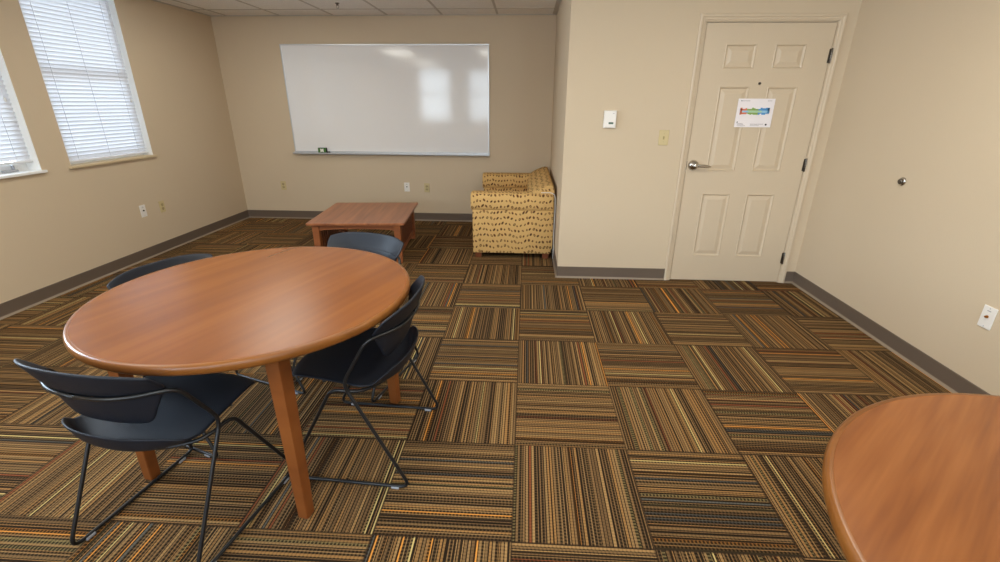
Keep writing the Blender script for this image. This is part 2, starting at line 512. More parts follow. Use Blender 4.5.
for i, (a, b) in enumerate(FWIN):  # includes the added right-hand pair that lights the door wall
    w = structure(empty('window_%d' % (i + 3), ((a + b) / 2, YF, ZS)))
    h = (b - a) / 2
    bm = bmesh.new()
    for a0, a1, z0, z1 in ((-h, -h + .05, 0, ZT - ZS), (h - .05, h, 0, ZT - ZS), (-h + .05, h - .05, ZT - ZS - .05, ZT - ZS), (-h + .05, h - .05, 0, .05), (-h + .05, h - .05, .69, .73)):
        add_box(bm, (a0, -.14, z0), (a1, -.09, z1), bev=.003)
    structure(obj('window_frame', bm, M['white_paint'], w))
    bm = bmesh.new(); add_box(bm, (-h + .04, -.122, .04), (h - .04, -.118, ZT - ZS - .04))
    structure(obj('pane', bm, M['glass'], w))
    bm = bmesh.new(); add_box(bm, (-h - .02, -.09, -.018), (h + .02, .02, .002), bev=.003)
    structure(obj('window_sill', bm, M['sill_tan'], w))

# blinds -------------------------------------------------------------------
SL, PITCH = .036, .0305
def blind(y0, y1, zb, label, loc_y):
    h = (y1 - y0) / 2 - .009
    r = empty('window_blind', (XL - .055, (y0 + y1) / 2, 0))
    tag(r, label, 'blind', 'white slatted window blinds')
    bm = bmesh.new()
    z = zb + .035
    while z < ZT - .06:
        # shallow curved slat, tilted nearly closed, inner edge up
        ang = math.radians(66)
        prof = []
        for s in (-1, -.5, 0, .5, 1):
            u = s * SL / 2; cv = .0022 * (1 - s * s)
            prof.append((u * math.cos(ang) - cv * math.sin(ang), u * math.sin(ang) + cv * math.cos(ang)))
        grid = [[Vector((px, -h, z + pz)) for px, pz in prof], [Vector((px, h, z + pz)) for px, pz in prof]]
        A, B = [[bm.verts.new(p) for p in r_] for r_ in grid]
        for q in range(4): bm.faces.new((A[q], A[q + 1], B[q + 1], B[q]))
        z += PITCH
    obj('slats', bm, M['slat'], r)
    obj('head_rail', box((-.022, -h, ZT - .045), (.022, h, ZT - .005), .003), M['white_paint'], r)
    obj('bottom_rail', box((-.018, -h, zb), (.018, h, zb + .016), .004), M['slat'], r)
    bm = bmesh.new()
    for yy in (-h + .12, .0, h - .11):
        for xx in (-.016, .016):
            add_box(bm, (xx - .0009, yy - .0012, zb + .012), (xx + .0009, yy + .0012, ZT - .04))
    obj('ladder_cord', bm, M['blind_cord'], r)
    bm = bmesh.new()
    tube(bm, [(.026, h - .055, ZT - .03), (.027, h - .055, 1.9), (.026, h - .055, 1.47)], .0014, 6)
    c = obj('lift_cord', bm, M['blind_cord'], r)
    bm = bmesh.new(); lathe(bm, [(0, .003), (-.008, .006), (-.028, .008), (-.032, .004)], 'z', (.026, h - .055, 1.472), 12)
    obj('tassel', bm, M['cord'], c, True)
    return r
blind(*WIN[0], .972, 'white slatted blind let down to the sill in the tall window nearer the whiteboard', 0)
blind(*WIN[1], 1.015, 'white slatted blind in the window cut off at the left, hanging short of its sill', 0)

# door ---------------------------------------------------------------------
door = structure(empty('door_1', (DX0, YD, 0)))
def raised_panel_door():
    X0, X1, Z0, Z1 = 1.2955, 2.2135, .006, 2.004
    cols = [(1.455, 1.681), (1.813, 2.035)]
    rows = [(.225, .764), (.945, 1.576), (1.698, 1.866)]
    xs = sorted([X0, X1] + [c for p in cols for c in p]); zs = sorted([Z0, Z1] + [c for p in rows for c in p])
    yf, yb = YD + .002, YD + .046
    bm = bmesh.new()
    for i in range(len(xs) - 1):
        for j in range(len(zs) - 1):
            xa, xb, za, zb = xs[i], xs[i + 1], zs[j], zs[j + 1]
            if (xa, xb) in cols and (za, zb) in rows:
                # stepped moulding: groove down, then a bevelled raised field
                steps = [(0, 0), (.006, -.003), (.011, .004), (.016, .009), (.022, .009), (.050, .002)]
                rings = [[Vector((xa + s, yf + d, za + s)), Vector((xb - s, yf + d, za + s)), Vector((xb - s, yf + d, zb - s)), Vector((xa + s, yf + d, zb - s))] for s, d in steps]
                vr = add_loft(bm, rings, True, False); bm.faces.new(vr[-1])
            else:
                bm.faces.new([bm.verts.new((x, yf, z)) for x, z in ((xa, za), (xb, za), (xb, zb), (xa, zb))])
    for q in ([(X0, yf, Z0), (X0, yf, Z1), (X0, yb, Z1), (X0, yb, Z0)], [(X1, yf, Z0), (X1, yb, Z0), (X1, yb, Z1), (X1, yf, Z1)],
              [(X0, yf, Z1), (X1, yf, Z1), (X1, yb, Z1), (X0, yb, Z1)], [(X0, yf, Z0), (X0, yb, Z0), (X1, yb, Z0), (X1, yf, Z0)],
              [(X0, yb, Z0), (X0, yb, Z1), (X1, yb, Z1), (X1, yb, Z0)]):
        bm.faces.new([bm.verts.new(p) for p in q])
    bmesh.ops.remove_doubles(bm, verts=bm.verts, dist=1e-5)
    for v in bm.verts: v.co -= Vector((DX0, YD, 0))
    return bm
structure(obj('door_slab', raised_panel_door(), M['door'], door))
# casing with a profiled face, mitred at the top corners
bm = bmesh.new()
CO0, CO1, CZ = 1.238, 2.268, 2.064
prof = [(0, 0), (0, -.013), (.010, -.017), (.020, -.016), (.026, -.011), (.038, -.010), (.043, -.006), (.048, -.006), (.048, 0)]
def casing_path():
    pts = [((CO0, 0), (1, 0)), ((CO0, CZ), (1, -1)), ((CO1, CZ), (-1, -1)), ((CO1, 0), (-1, 0))]
    rings = []
    for (x, z), (mx, mz) in pts:
        rings.append([Vector((x + mx * a - DX0, d, z + mz * a)) for a, d in prof])
    return rings
add_loft(bm, casing_path())
structure(obj('door_casing', bm, M['casing'], door))
bm = bmesh.new()   # jamb and stop behind the slab edge
add_box(bm, (0, 0.0, 0), (.0065, .10, DZ)); add_box(bm, (DX1 - DX0 - .0035, 0.0, 0), (DX1 - DX0, .10, DZ)); add_box(bm, (0, 0.012, DZ - .004), (DX1 - DX0, .10, DZ))
structure(obj('door_jamb', bm, M['casing'], door))
for hz in (.223, 1.002, 1.787):
    bm = bmesh.new()
    lathe(bm, [(-.052, .004), (-.047, .0065), (.047, .0065), (.052, .004)], 'z', (2.2165 - DX0, -.008, hz), 12)
    add_box(bm, (2.2165 - DX0 - .014, -.001, hz - .047), (2.2165 - DX0 + .012, .003, hz + .047))
    hg = structure(obj('hinge', bm, M['bronze'], door)); smooth_by_angle(hg)
    bm = bmesh.new()
    for q in (-.028, -.009, .009, .028): lathe(bm, [(q - .0012, .0069), (q + .0012, .0069)], 'z', (2.2165 - DX0, -.008, hz), 12)
    structure(obj('knuckle_joint', bm, M['slot'], hg))
bm = bmesh.new()
hc = (1.346 - DX0, 0, .990)
lathe(bm, [(.003, .041), (-.006, .041), (-.016, .038), (-.026, .030), (-.032, .020), (-.036, .0135), (-.050, .0125), (-.056, .0165), (-.068, .0165), (-.070, .012)], 'y', hc, 28)
hd = structure(obj('door_handle', bm, M['chrome'], door)); smooth_by_angle(hd, 35)
bm = bmesh.new()
pth = [(hc[0] + x, -.060 + y, hc[2] + z) for x, y, z in ((-.004, 0, 0), (.03, -.002, .001), (.07, 0, .000), (.105, .006, -.004), (.128, .012, -.007))]
rings = []
for i, p in enumerate(pth):
    a, b = (.0075, .0115) if i < 3 else ((.0065, .0095) if i == 3 else (.004, .006))
    rings.append([Vector((p[0], p[1] + a * math.cos(t), p[2] + b * math.sin(t))) for t in [2 * PI * k / 12 for k in range(12)]])
add_loft(bm, rings)
structure(obj('lever', bm, M['chrome'], hd, True, 1))
bm = bmesh.new(); lathe(bm, [(.003, .0095), (-.004, .0095), (-.006, .007), (-.0045, .005), (-.004, .001)], 'y', (1.748 - DX0, 0, 1.598), 20)
structure(obj('peephole', bm, M['slot'], door, True))
bm = bmesh.new(); add_box(bm, (1.288 - DX0, .001, .955), (1.2965 - DX0, .012, 1.022)); structure(obj('latch_plate', bm, M['slot'], door))

# paper notice taped to the door
pn = empty('paper_notice', (1.7505, YD + .0012, 1.388))
tag(pn, 'white printed page with a red, green and blue floor plan, taped to the door', 'notice')
bm = bmesh.new()
g = [[Vector((x * .1375, -.0035 + .001 * abs(x) - (.004 * max(0, -z - .6)), z * .104)) for z in (1, .5, 0, -.5, -1)] for x in (-1, -.5, 0, .5, 1)]
sheet(bm, g, .0006); obj('sheet', bm, M['paper'], pn)
def printed(name, rects, m):
    bm = bmesh.new()
    for x0, x1, z0, z1 in rects: add_box(bm, (x0, -.0056, z0), (x1, -.0040, z1))
    obj(name, bm, m, pn)
def zone(x0, x1, seed):
    rnd = random.Random(seed); out = []; n = max(2, int((x1 - x0) / .012)); w = (x1 - x0) / n
    for i in range(n):
        t = rnd.choice((.030, .035, .039)); b = rnd.choice((.022, .026, .030))
        out.append((x0 + i * w, x0 + (i + 1) * w, .018, t)); out.append((x0 + i * w, x0 + (i + 1) * w, -b + .018, .004))
    return out
printed('red_wing', zone(-.112, -.062, 1) + [(-.112, -.097, -.004, .038)], M['p_red'])
printed('green_wing', zone(-.062, .024, 2), M['p_green'])
printed('blue_wing', zone(.024, .108, 3) + [(.093, .108, .0, .036)], M['p_blue'])
for q in ((-.097, -.05, .005, .017), (.05, .093, .005, .017)): printed('corridor', [q], M['p_sky'])
printed('hall', [(-.05, .05, .005, .017)], M['p_mint'])
rnd = random.Random(4)
def textline(x0, x1, z, hgt):
    x = x0; ink = []
    while x < x1:
        w = rnd.uniform(.004, .011); ink.append((x, min(x + w, x1), z, z + hgt)); x += w + .0022
    printed('text_line', ink, M['ink_grey'])
textline(-.118, -.048, .086, .0038); textline(.082, .114, .086, .0038)
textline(-.118, -.078, -.078, .0034); textline(-.118, -.07, -.086, .0034); textline(-.118, -.055, -.094, .0034)
textline(-.02, .078, -.083, .0045); textline(-.02, .05, -.093, .0034)
printed('heading', [(-.118, -.108, .085, .0905)], M['ink']); printed('compass_mark', [(-.122, -.117, -.074, -.062)], M['ink'])
bm = bmesh.new(); lathe(bm, [(-.004, .007), (-.0056, .007)], 'y', (.100, 0, -.084), 18); obj('round_mark', bm, M['ink'], pn)

# ------------------------------------------------------------------ wall plates and devices
def wall_frame(name, loc, face):
    """empty whose local -y points into the room"""
    rz = {'back': 0, 'left': PI / 2, 'right': -PI / 2}[face]
    return empty(name, loc, rz)
def outlet(loc, face, label):
    e = wall_frame('electrical_outlet', loc, face); tag(e, label, 'outlet', 'ivory duplex outlets')
    obj('cover_plate', box((-.035, -.006, -.0575), (.035, 0, .0575), .003), M['ivory'], e)
    for s in (1, -1):
        bm = bmesh.new()
        rings = [[Vector((math.copysign(min(abs(.0185 * math.cos(t)), .0165), math.cos(t)), y, s * .0195 + .0145 * math.sin(t))) for t in [2 * PI * k / 20 for k in range(20)]] for y in (-.004, -.0078)]
        add_loft(bm, rings); so = obj('socket', bm, M['ivory_dark'], e)
        bm = bmesh.new()
        add_box(bm, (-.008, -.0082, s * .0195 - .002), (-.0058, -.007, s * .0195 + .008)); add_box(bm, (.0058, -.0082, s * .0195 - .002), (.008, -.007, s * .0195 + .007))
        lathe(bm, [(-.007, .0026), (-.0082, .0026)], 'y', (0, 0, s * .0195 - .008), 10)
        obj('slots', bm, M['slot'], so)
    bm = bmesh.new(); lathe(bm, [(-.005, .003), (-.007, .0025)], 'y', (0, 0, 0), 10); obj('screw', bm, M['ivory_dark'], e)
def jack(loc, face, label, core):
    e = wall_frame('cable_outlet', loc, face); tag(e, label, 'wall plate', 'white jack plates')
    obj('cover_plate', box((-.035, -.006, -.0575), (.035, 0, .0575), .003), M['white_plastic'], e)
    bm = bmesh.new()
    lathe(bm, [(-.004, .0075), (-.010, .0075), (-.010, .0055), (-.016, .0055), (-.016, .002)], 'y', (0, 0, .004), 14); obj('connector', bm, core, e)
    bm = bmesh.new(); add_box(bm, (-.010, -.0066, .032), (.010, -.0055, .036)); obj('embossed_line', bm, M['ink_grey'], e)
    for z in (.047, -.047):
        bm = bmesh.new(); lathe(bm, [(-.005, .003), (-.0072, .0024)], 'y', (0, 0, z), 10); obj('screw', bm, M['glide'], e)
outlet((-3.151, YB, .433), 'back', 'ivory outlet low on the back wall under the left end of the whiteboard')
jack((-1.522, YB, .437), 'back', 'white jack plate on the back wall left of an outlet, above the coffee table', M['slot'])
outlet((-1.263, YB, .430), 'back', 'ivory outlet on the back wall between the coffee table and the loveseat')
jack((XL, 4.245, .456), 'left', 'white jack plate low on the left wall below the window', M['slot'])
outlet((XL, 4.493, .448), 'left', 'ivory outlet low on the left wall beside the white jack plate')
jack((XR, 2.249, .453), 'right', 'white plate with a brass connector low on the right wall by the near table', M['brass'])

e = wall_frame('light_switch', (1.0845, YD, 1.2), 'back')
tag(e, 'ivory toggle light switch on the wall beside the door', 'light switch')
obj('cover_plate', box((-.0385, -.006, -.0575), (.0385, 0, .0575), .003), M['ivory'], e)
bm = bmesh.new(); add_box(bm, (-.006, -.0068, -.0125), (.006, -.005, .0125)); obj('toggle_slot', bm, M['ivory_dark'], e)
bm = bmesh.new(); add_loft(bm, [[Vector((sx * w, y, z + sz * hh)) for sx, sz in ((-1, -1), (1, -1), (1, 1), (-1, 1))] for w, y, z, hh in ((.0045, -.004, 0, .006), (.0035, -.017, .006, .0035))]); obj('toggle', bm, M['ivory_dark'], e)
for z in (.03, -.03):
    bm = bmesh.new(); lathe(bm, [(-.005, .003), (-.0072, .0024)], 'y', (0, 0, z), 10); obj('screw', bm, M['ivory_dark'], e)

e = wall_frame('thermostat', (.6485, YD, 1.336), 'back')
tag(e, 'small white thermostat with a dark display on the wall left of the light switch', 'thermostat')
obj('wall_base', box((-.046, -.008, -.062), (.046, 0, .062), .002), M['glide'], e)
bm = bmesh.new()
add_loft(bm, [[Vector((sx * w, y, sz * hh)) for sx, sz in ((-1, -1), (1, -1), (1, 1), (-1, 1))] for w, y, hh in ((.048, -.006, .0645), (.048, -.022, .0645), (.044, -.028, .060))])
obj('case', bm, M['white_plastic'], e)
bm = bmesh.new(); add_box(bm, (-.018, -.0295, -.047), (.034, -.0278, -.012), .0006); bz = obj('display_bezel', bm, M['white_plastic'], e)
bm = bmesh.new(); add_box(bm, (-.010, -.0305, -.036), (.027, -.0285, -.021)); obj('display', bm, M['lcd'], bz)
bm = bmesh.new(); add_box(bm, (.018, -.0295, .042), (.030, -.0275, .046)); obj('vent_mark', bm, M['ink_grey'], e)

e = wall_frame('door_stop', (XR, 3.049, 1.007), 'right')
tag(e, 'round metal door bumper alone on the right wall', 'door stop')
bm = bmesh.new(); lathe(bm, [(0, .026), (-.006, .026), (-.010, .022), (-.012, .017)], 'y', (0, 0, 0), 28); smooth_by_angle(obj('mounting_ring', bm, M['chrome'], e), 50)
bm = bmesh.new(); lathe(bm, [(-.010, .0175), (-.020, .0165), (-.024, .012), (-.022, .004), (-.0215, .0005)], 'y', (0, 0, 0), 24); obj('bumper', bm, M['bronze'], e, True)

e = empty('sprinkler_head', (-1.93, 5.24, ZC))
tag(e, 'small sprinkler head hanging from the ceiling tiles', 'sprinkler')
bm = bmesh.new(); lathe(bm, [(0, .022), (-.003, .022), (-.007, .017), (-.009, .010)], 'z', (0, 0, 0), 24); smooth_by_angle(obj('escutcheon', bm, M['bronze'], e))
bm = bmesh.new()
lathe(bm, [(-.009, .011), (-.020, .010), (-.022, .006)], 'z', (0, 0, 0), 14)
for s in (1, -1): tube(bm, [(s * .007, 0, -.018), (s * .013, 0, -.030), (s * .009, 0, -.042), (s * .002, 0, -.048)], .002, 6)
obj('frame_arm', bm, M['bronze'], e)
bm = bmesh.new(); lathe(bm, [(-.047, .004), (-.049, .013), (-.051, .014), (-.0515, .004)], 'z', (0, 0, 0), 16); obj('deflector', bm, M['alu'], e)

# whiteboard ---------------------------------------------------------------
wb = empty('whiteboard', (-1.690, YB, .845))
tag(wb, 'long white dry erase board with an aluminium frame on the back wall', 'whiteboard')
hw, hz = 1.233, 1.240
obj('writing_surface', box((-hw + .008, -.012, .012), (hw - .008, -.002, hz - .008)), M['board'], wb)
bm = bmesh.new()
add_box(bm, (-hw, -.017, hz - .014), (hw, 0, hz), .002); add_box(bm, (-hw, -.017, 0), (-hw + .014, 0, hz - .014), .002); add_box(bm, (hw - .014, -.017, 0), (hw, 0, hz - .014), .002); add_box(bm, (-hw + .014, -.017, .0), (hw - .014, 0, .016), .002)
obj('frame', bm, M['alu'], wb)
bm = bmesh.new()
prof = [(-.017, .030), (-.020, .014), (-.064, .008), (-.068, .016), (-.072, .016), (-.073, .002), (-.066, -.006), (-.017, -.004)]
add_loft(bm, [[Vector((s * (hw - .002), y, z)) for y, z in prof] for s in (-1, 1)])
tr = obj('marker_tray', bm, M['alu_dark'], wb)
for s in (-1, 1):
    bm = bmesh.new(); add_loft(bm, [[Vector((s * hw + dx, y, z)) for y, z in prof] for dx in (-.004, .004)]); obj('end_cap', bm, M['alu'] if s < 0 else M['alu_dark'], tr)
er = empty('board_eraser', (-2.552, YB - .044, .8585))
tag(er, 'green and white dry eraser standing on the whiteboard tray', 'eraser')
obj('felt_pad', box((-.053, -.018, 0), (.053, .020, .060), .004), M['er_felt'], er)
bm = bmesh.new(); add_box(bm, (-.050, -.0215, .004), (.050, -.016, .056), .002); gw = obj('green_wrap', bm, M['er_green'], er)
bm = bmesh.new()
n = 10
pts_top = [(.024 + .018 * abs(2 * k / n - 1) ** 2) for k in range(n + 1)]
vs = []
top = [Vector((-.021 + .042 * k / n, -.0222, .030 + .015 + .007 * abs(2 * k / n - 1))) for k in range(n + 1)]
bot = [Vector((-.021 + .042 * k / n, -.0222, .030 - .015 - .007 * abs(2 * k / n - 1))) for k in range(n + 1)]
front = [top, bot]
A = [[bm.verts.new(p) for p in r] for r in front]; B = [[bm.verts.new(p + Vector((0, .003, 0))) for p in r] for r in front]
for k in range(n):
    bm.faces.new((A[0][k], A[0][k + 1], A[1][k + 1], A[1][k])); bm.faces.new((B[0][k], B[1][k], B[1][k + 1], B[0][k + 1]))
    bm.faces.new((A[0][k], B[0][k], B[0][k + 1], A[0][k + 1])); bm.faces.new((A[1][k], A[1][k + 1], B[1][k + 1], B[1][k]))
bm.faces.new((A[0][0], A[1][0], B[1][0], B[0][0])); bm.faces.new((A[0][n], B[0][n], B[1][n], A[1][n]))
obj('white_label', bm, M['white_plastic'], gw)
mk = empty('marker', (-2.478, YB - .042, .8655), 1.35)
tag(mk, 'black marker lying end on beside the eraser on the whiteboard tray', 'marker')
bm = bmesh.new(); lathe(bm, [(-.018, .0075), (-.014, .0085), (.020, .0085)], 'x', (0, 0, 0), 14); obj('barrel', bm, M['ink'], mk, True)
bm = bmesh.new(); lathe(bm, [(-.024, .0065), (-.022, .0092), (-.006, .0092)], 'x', (0, 0, .0003), 14); obj('cap', bm, M['slot'], mk, True)

# ------------------------------------------------------------------ round tables
def round_table(name, loc, R, top_mat, ang0, label):
    t = empty(name, (loc[0], loc[1], 0)); tag(t, label, 'table', 'round wooden tables')
    ZT_, TH, N = .735, .034, 128
    bm = bmesh.new()
    add_loft(bm, [circle((0, 0, ZT_ - TH + .004), R - .016, 'z', N), circle((0, 0, ZT_ - .0004), R - .016, 'z', N), circle((0, 0, ZT_), R - .0165, 'z', N)])
    obj('tabletop', bm, top_mat, t)
    bm = bmesh.new()
    prof = [(R - .0161, ZT_ - TH), (R - .010, ZT_ - TH)]
    for k in range(9):
        a = -PI / 2 + PI * k / 8
        prof.append((R - .010 + .010 * math.cos(a), ZT_ - TH / 2 + (TH / 2) * math.sin(a)))
    prof += [(R - .0161, ZT_)]
    rings = [[Vector((r * math.cos(2 * PI * i / N), r * math.sin(2 * PI * i / N), z)) for r, z in prof] for i in range(N)]
    vr = [[bm.verts.new(p) for p in r] for r in rings]
    m = len(prof)
    for i in range(N):
        for j in range(m):
            bm.faces.new((vr[i][j], vr[i][(j + 1) % m], vr[(i + 1) % N][(j + 1) % m], vr[(i + 1) % N][j]))
    smooth_by_angle(obj('edge_band', bm, M['edge'], t), 50)
    for k in range(4):
        a = ang0 + k * PI / 2
        c = Vector((math.cos(a), math.sin(a), 0))
        bm = bmesh.new()
        rings = []
        for z, w, rr in ((0, .0195, .517), (.003, .021, .517), (.45, .0245, .511), (.701, .028, .506)):
            ce = c * rr + Vector((0, 0, z))
            rings.append([ce + Vector((w * math.sqrt(2) * math.cos(a + q * PI / 2), w * math.sqrt(2) * math.sin(a + q * PI / 2), 0)) for q in range(4)])
        add_loft(bm, rings)
        bmesh.ops.bevel(bm, geom=[ed for ed in bm.edges if abs((ed.verts[0].co - ed.verts[1].co).z) > .002], offset=.0025, segments=2, affect='EDGES')
        obj('leg', bm, M['leg'], t)
    return t
round_table('round_table', (-1.078, 1.705), .608, M['top1'], math.radians(-56.5), 'round brown wooden table with four dark chairs pushed under it')
round_table('round_table', (1.176, .507), .612, M['top2'], math.radians(-20), 'round brown wooden table without chairs, cut off at the lower right corner')

# ------------------------------------------------------------------ chairs
def make_chair():
    r = empty('chair')
    # seat: waterfall front, dished, with an upturned lip along the back
    prof = [(.497, 0.437, .178), (.491, 0.449, .192), (.473, 0.458, .204), (.43, 0.461, .212), (.36, 0.459, .220), (.28, 0.454, .225), (.21, 0.449, .234), (.15, 0.443, .238),
            (.10, 0.437, .236), (.070, 0.437, .232), (.052, 0.447, .231), (.043, 0.468, .234), (.037, 0.491, .237), (.028, 0.514, .238)]
    us = [-1, -.93, -.8, -.62, -.42, -.2, 0, .2, .42, .62, .8, .93, 1]
    grid = []
    for i, (f, z, w) in enumerate(prof):
        back = max(0, min(1, (.21 - f) / .14)); front = max(0, min(1, (f - .42) / .07))
        row = []
        for u in us:
            x = u * w; au = abs(u)
            ff = f + back * .078 * au ** 2.6 - front * .030 * au ** 4
            lip = max(0, (z - .437) / .07) if i >= 9 else 0
            zz = z + .010 * au ** 3 * (1 - lip) * (1 - front) - lip * .030 * au ** 5 + back * (1 - lip) * .012 * au ** 3
            row.append(Vector((x, ff, zz)))
        grid.append(row)
    bm = bmesh.new(); sheet(bm, grid, .009); obj('seat', bm, M['black_plastic'], r, True, 1)
    # backrest: lower panel hung below the rod, upper panel flaring above it
    us2 = [-1, -.95, -.85, -.68, -.46, -.22, 0, .22, .46, .68, .85, .95, 1]
    def wrap(x, k=.088): return k * (abs(x) / .23) ** 2.8
    low = [(.071, .543, .120), (.068, .546, .148), (.062, .560, .166), (.052, .588, .180), (.042, .62, .197), (.034, .648, .212), (.029, .664, .218), (.026, .673, .221)]
    up = [(.027, .667, .224), (.020, .675, .229), (.012, .694, .234), (.004, .717, .238), (-.004, .746, .239), (-.007, .757, .238)]
    bk = empty('backrest'); bk.parent = r
    bm = bmesh.new()
    sheet(bm, [[Vector((u * w, f + wrap(u * w), z - (.004 * abs(u) ** 4))) for u in us2] for f, z, w in low], .010)
    obj('lower_panel', bm, M['black_plastic'], bk, True, 1)
    bm = bmesh.new()
    g = []
    for f, z, w in up:
        t = (z - .667) / .083
        g.append([Vector((u * w, f + wrap(u * w, .088 - .034 * t), z - .022 * abs(u) ** 4 * t)) for u in us2])
    sheet(bm, g, .010); obj('upper_panel', bm, M['black_plastic'], bk, True, 1)
    # sled frame: one bent rod per side, joined under the seat
    for s in (-1, 1):
        pts = [(0, .017, .660), (s * .10, .024, .660), (s * .17, .053, .661), (s * .226, .094, .664), (s * .249, .124, .652), (s * .256, .216, .492), (s * .255, .216, .455),
               (s * .255, -.004, .0095), (s * .255, .518, .0095), (s * .254, .276, .446), (s * .232, .17, .430), (s * .14, .115, .421), (0, .10, .419)]
        path = round_path(pts, [0, .04, .04, .035, .035, .03, .02, .05, .045, .035, .04, .05, 0])
        bm = bmesh.new(); tube(bm, path, .0068, 10); leg = obj('sled_leg', bm, M['black_metal'], r, True)
        for f in (.060, .445):
            obj('glide', box((s * .254 - .0085, f - .016, 0), (s * .254 + .0085, f + .016, .0105), .002), M['glide'], leg)
    bm = bmesh.new(); tube(bm, round_path([(-.20, .33, .445), (-.17, .33, .441), (.17, .33, .441), (.20, .33, .445)], .02), .006, 8)
    obj('seat_support', bm, M['black_metal'], r, True)
    return r
def put_chair(o, mid, head_deg, label):
    """head_deg: compass heading of the sitter, clockwise from +Y"""
    o.location = (mid[0], mid[1], 0); o.rotation_euler = (0, 0, -math.radians(head_deg))
    tag(o, label, 'chair', 'dark sled-base chairs at the round table')
c0 = make_chair()
c1, c2, c3 = copy_tree(c0), copy_tree(c0), copy_tree(c0)
put_chair(c0, (-1.276, 1.032), 9.5, 'dark plastic sled-base chair nearest the camera, its back towards us')
put_chair(c1, (-.418, 1.672), -86.6, 'dark plastic sled-base chair at the right side of the round table, seen side on')
put_chair(c2, (-.872, 2.514), 195, 'dark plastic chair behind the round table, its backrest showing in front of the coffee table')
put_chair(c3, (-1.696, 1.936), 109.0, 'dark plastic chair by the left wall, only its backrest rim showing over the table edge')

# ------------------------------------------------------------------ coffee table
ct = empty('coffee_table', (-1.615, 4.612, 0), math.radians(5.0))
tag(ct, 'low square brown coffee table with slatted sides in front of the whiteboard wall', 'coffee table')
W2, D2, H = .455, .485, .402
bm = bmesh.new(); add_box(bm, (-W2, -D2, H - .024), (W2, D2, H), .005, 2); obj('tabletop', bm, M['ctop'], ct)
lx, ly, lw = W2 - .075, D2 - .055, .030
for sx in (-1, 1):
    for sy in (-1, 1):
        obj('leg', box((sx * lx - lw, sy * ly - lw, 0), (sx * lx + lw, sy * ly + lw, H - .024), .003), M['cleg'], ct)
for sy in (-1, 1):
    bm = bmesh.new()
    n = 16; xs = [-lx + lw + (2 * lx - 2 * lw) * k / n for k in range(n + 1)]
    low_ = [H - .085 + .030 * (1 - (2 * k / n - 1) ** 2) ** .5 * .6 for k in range(n + 1)]
    rings = [[Vector((x, sy * ly + dy, z)) for dy, z in ((-.011, zl), (.011, zl), (.011, H - .024), (-.011, H - .024))] for x, zl in zip(xs, low_)]
    add_loft(bm, rings); obj('apron', bm, M['cleg'], ct)
for sx in (-1, 1):
    bm = bmesh.new(); add_box(bm, (sx * lx - .011, -ly + lw, H - .075), (sx * lx + .011, ly - lw, H - .024)); add_box(bm, (sx * lx - .011, -ly + lw, .06), (sx * lx + .011, ly - lw, .10), .002)
    rl = obj('side_rail', bm, M['cleg'], ct)
    bm = bmesh.new()
    n = 13
    for k in range(n):
        y = -ly + lw + (2 * ly - 2 * lw) * (k + .5) / n
        add_box(bm, (sx * lx - .007, y - .017, .095), (sx * lx + .007, y + .017, H - .070), .0015)
    obj('slats', bm, M['cslat'], rl)

# ------------------------------------------------------------------ loveseat
ls = empty('loveseat', (-.12, 5.12, 0))
tag(ls, 'tan loveseat with brown dotted rows, end on in the alcove corner', 'loveseat')
OX, OY = .12, -5.12
def shift(bm):
    for v in bm.verts: v.co += Vector((OX, OY, 0))
    return bm
Y0, Y1 = 4.405, 5.835
def arm(sgn, ya, yb):
    """panel between ya (outer face) and yb, thick pad on top"""
    lo, hi = min(ya, yb), max(ya, yb)
    a = None
    bm = bmesh.new(); add_box(bm, (-.508, lo + .008, .052), (.266, hi - .008, .50), .010, 3)
    a = obj('arm', shift(bm), M['fabric'], ls, True, 0, box_uv); smooth_by_angle(a, 50)
    bm = bmesh.new()
    c = (ya + yb) / 2; half = abs(yb - ya) / 2 + .014; sec = []
    z0, z1 = .476, .652
    for q in range(28):
        t = 2 * PI * q / 28
        cy, cz = math.cos(t), math.sin(t)
        e = .55
        sec.append((c + half * math.copysign(abs(cy) ** e, cy), (z0 + z1) / 2 + (z1 - z0) / 2 * math.copysign(abs(cz) ** e, cz)))
    rings = []
    for x, s in ((-.522, .82), (-.5215, .92), (-.516, .98), (-.505, 1), (-.3, 1.008), (0, 1.008), (.25, 1), (.264, .98), (.270, .92), (.2705, .8)):
        rings.append([Vector((x, c + (y - c) * s, .564 + (z - .564) * s)) for y, z in sec])
    add_loft(bm, rings)
    # unwrap the pad as one strip so the rows run along the arm
    def puv(b):
        b.normal_update(); L = b.loops.layers.uv.verify()
        for f in b.faces:
            for l in f.loops:
                x, y, z = l.vert.co
                if abs(f.normal.x) > .9: l[L].uv = (y, z)
                else:
                    l[L].uv = (x, z + (abs(f.normal.z) > .75) * ((y - (c + OY)) * 1.0 + .03))
    p = obj('arm_pad', shift(bm), M['fabric'], a, True, 0, puv)
    smooth_by_angle(p, 55)
arm(1, Y0, Y0 + .165); arm(-1, Y1, Y1 - .165)
bp = [(.105, .10), (.03, .40), (.020, .56), (.030, .615), (.060, .650), (.105, .680), (.150, .703), (.200, .722), (.238, .730), (.262, .722), (.274, .700), (.278, .660), (.278, .10)]
bm = bmesh.new()
rings = []
for y, s in ((Y0 + .012, .985), (Y0 + .02, 1), (Y0 + .2, 1), (5.12, 1.006), (Y1 - .2, 1), (Y1 - .02, 1), (Y1 - .012, .985)):
    rings.append([Vector((.15 + (x - .15) * s, y, .4 + (z - .4) * s)) for x, z in bp])
add_loft(bm, rings)
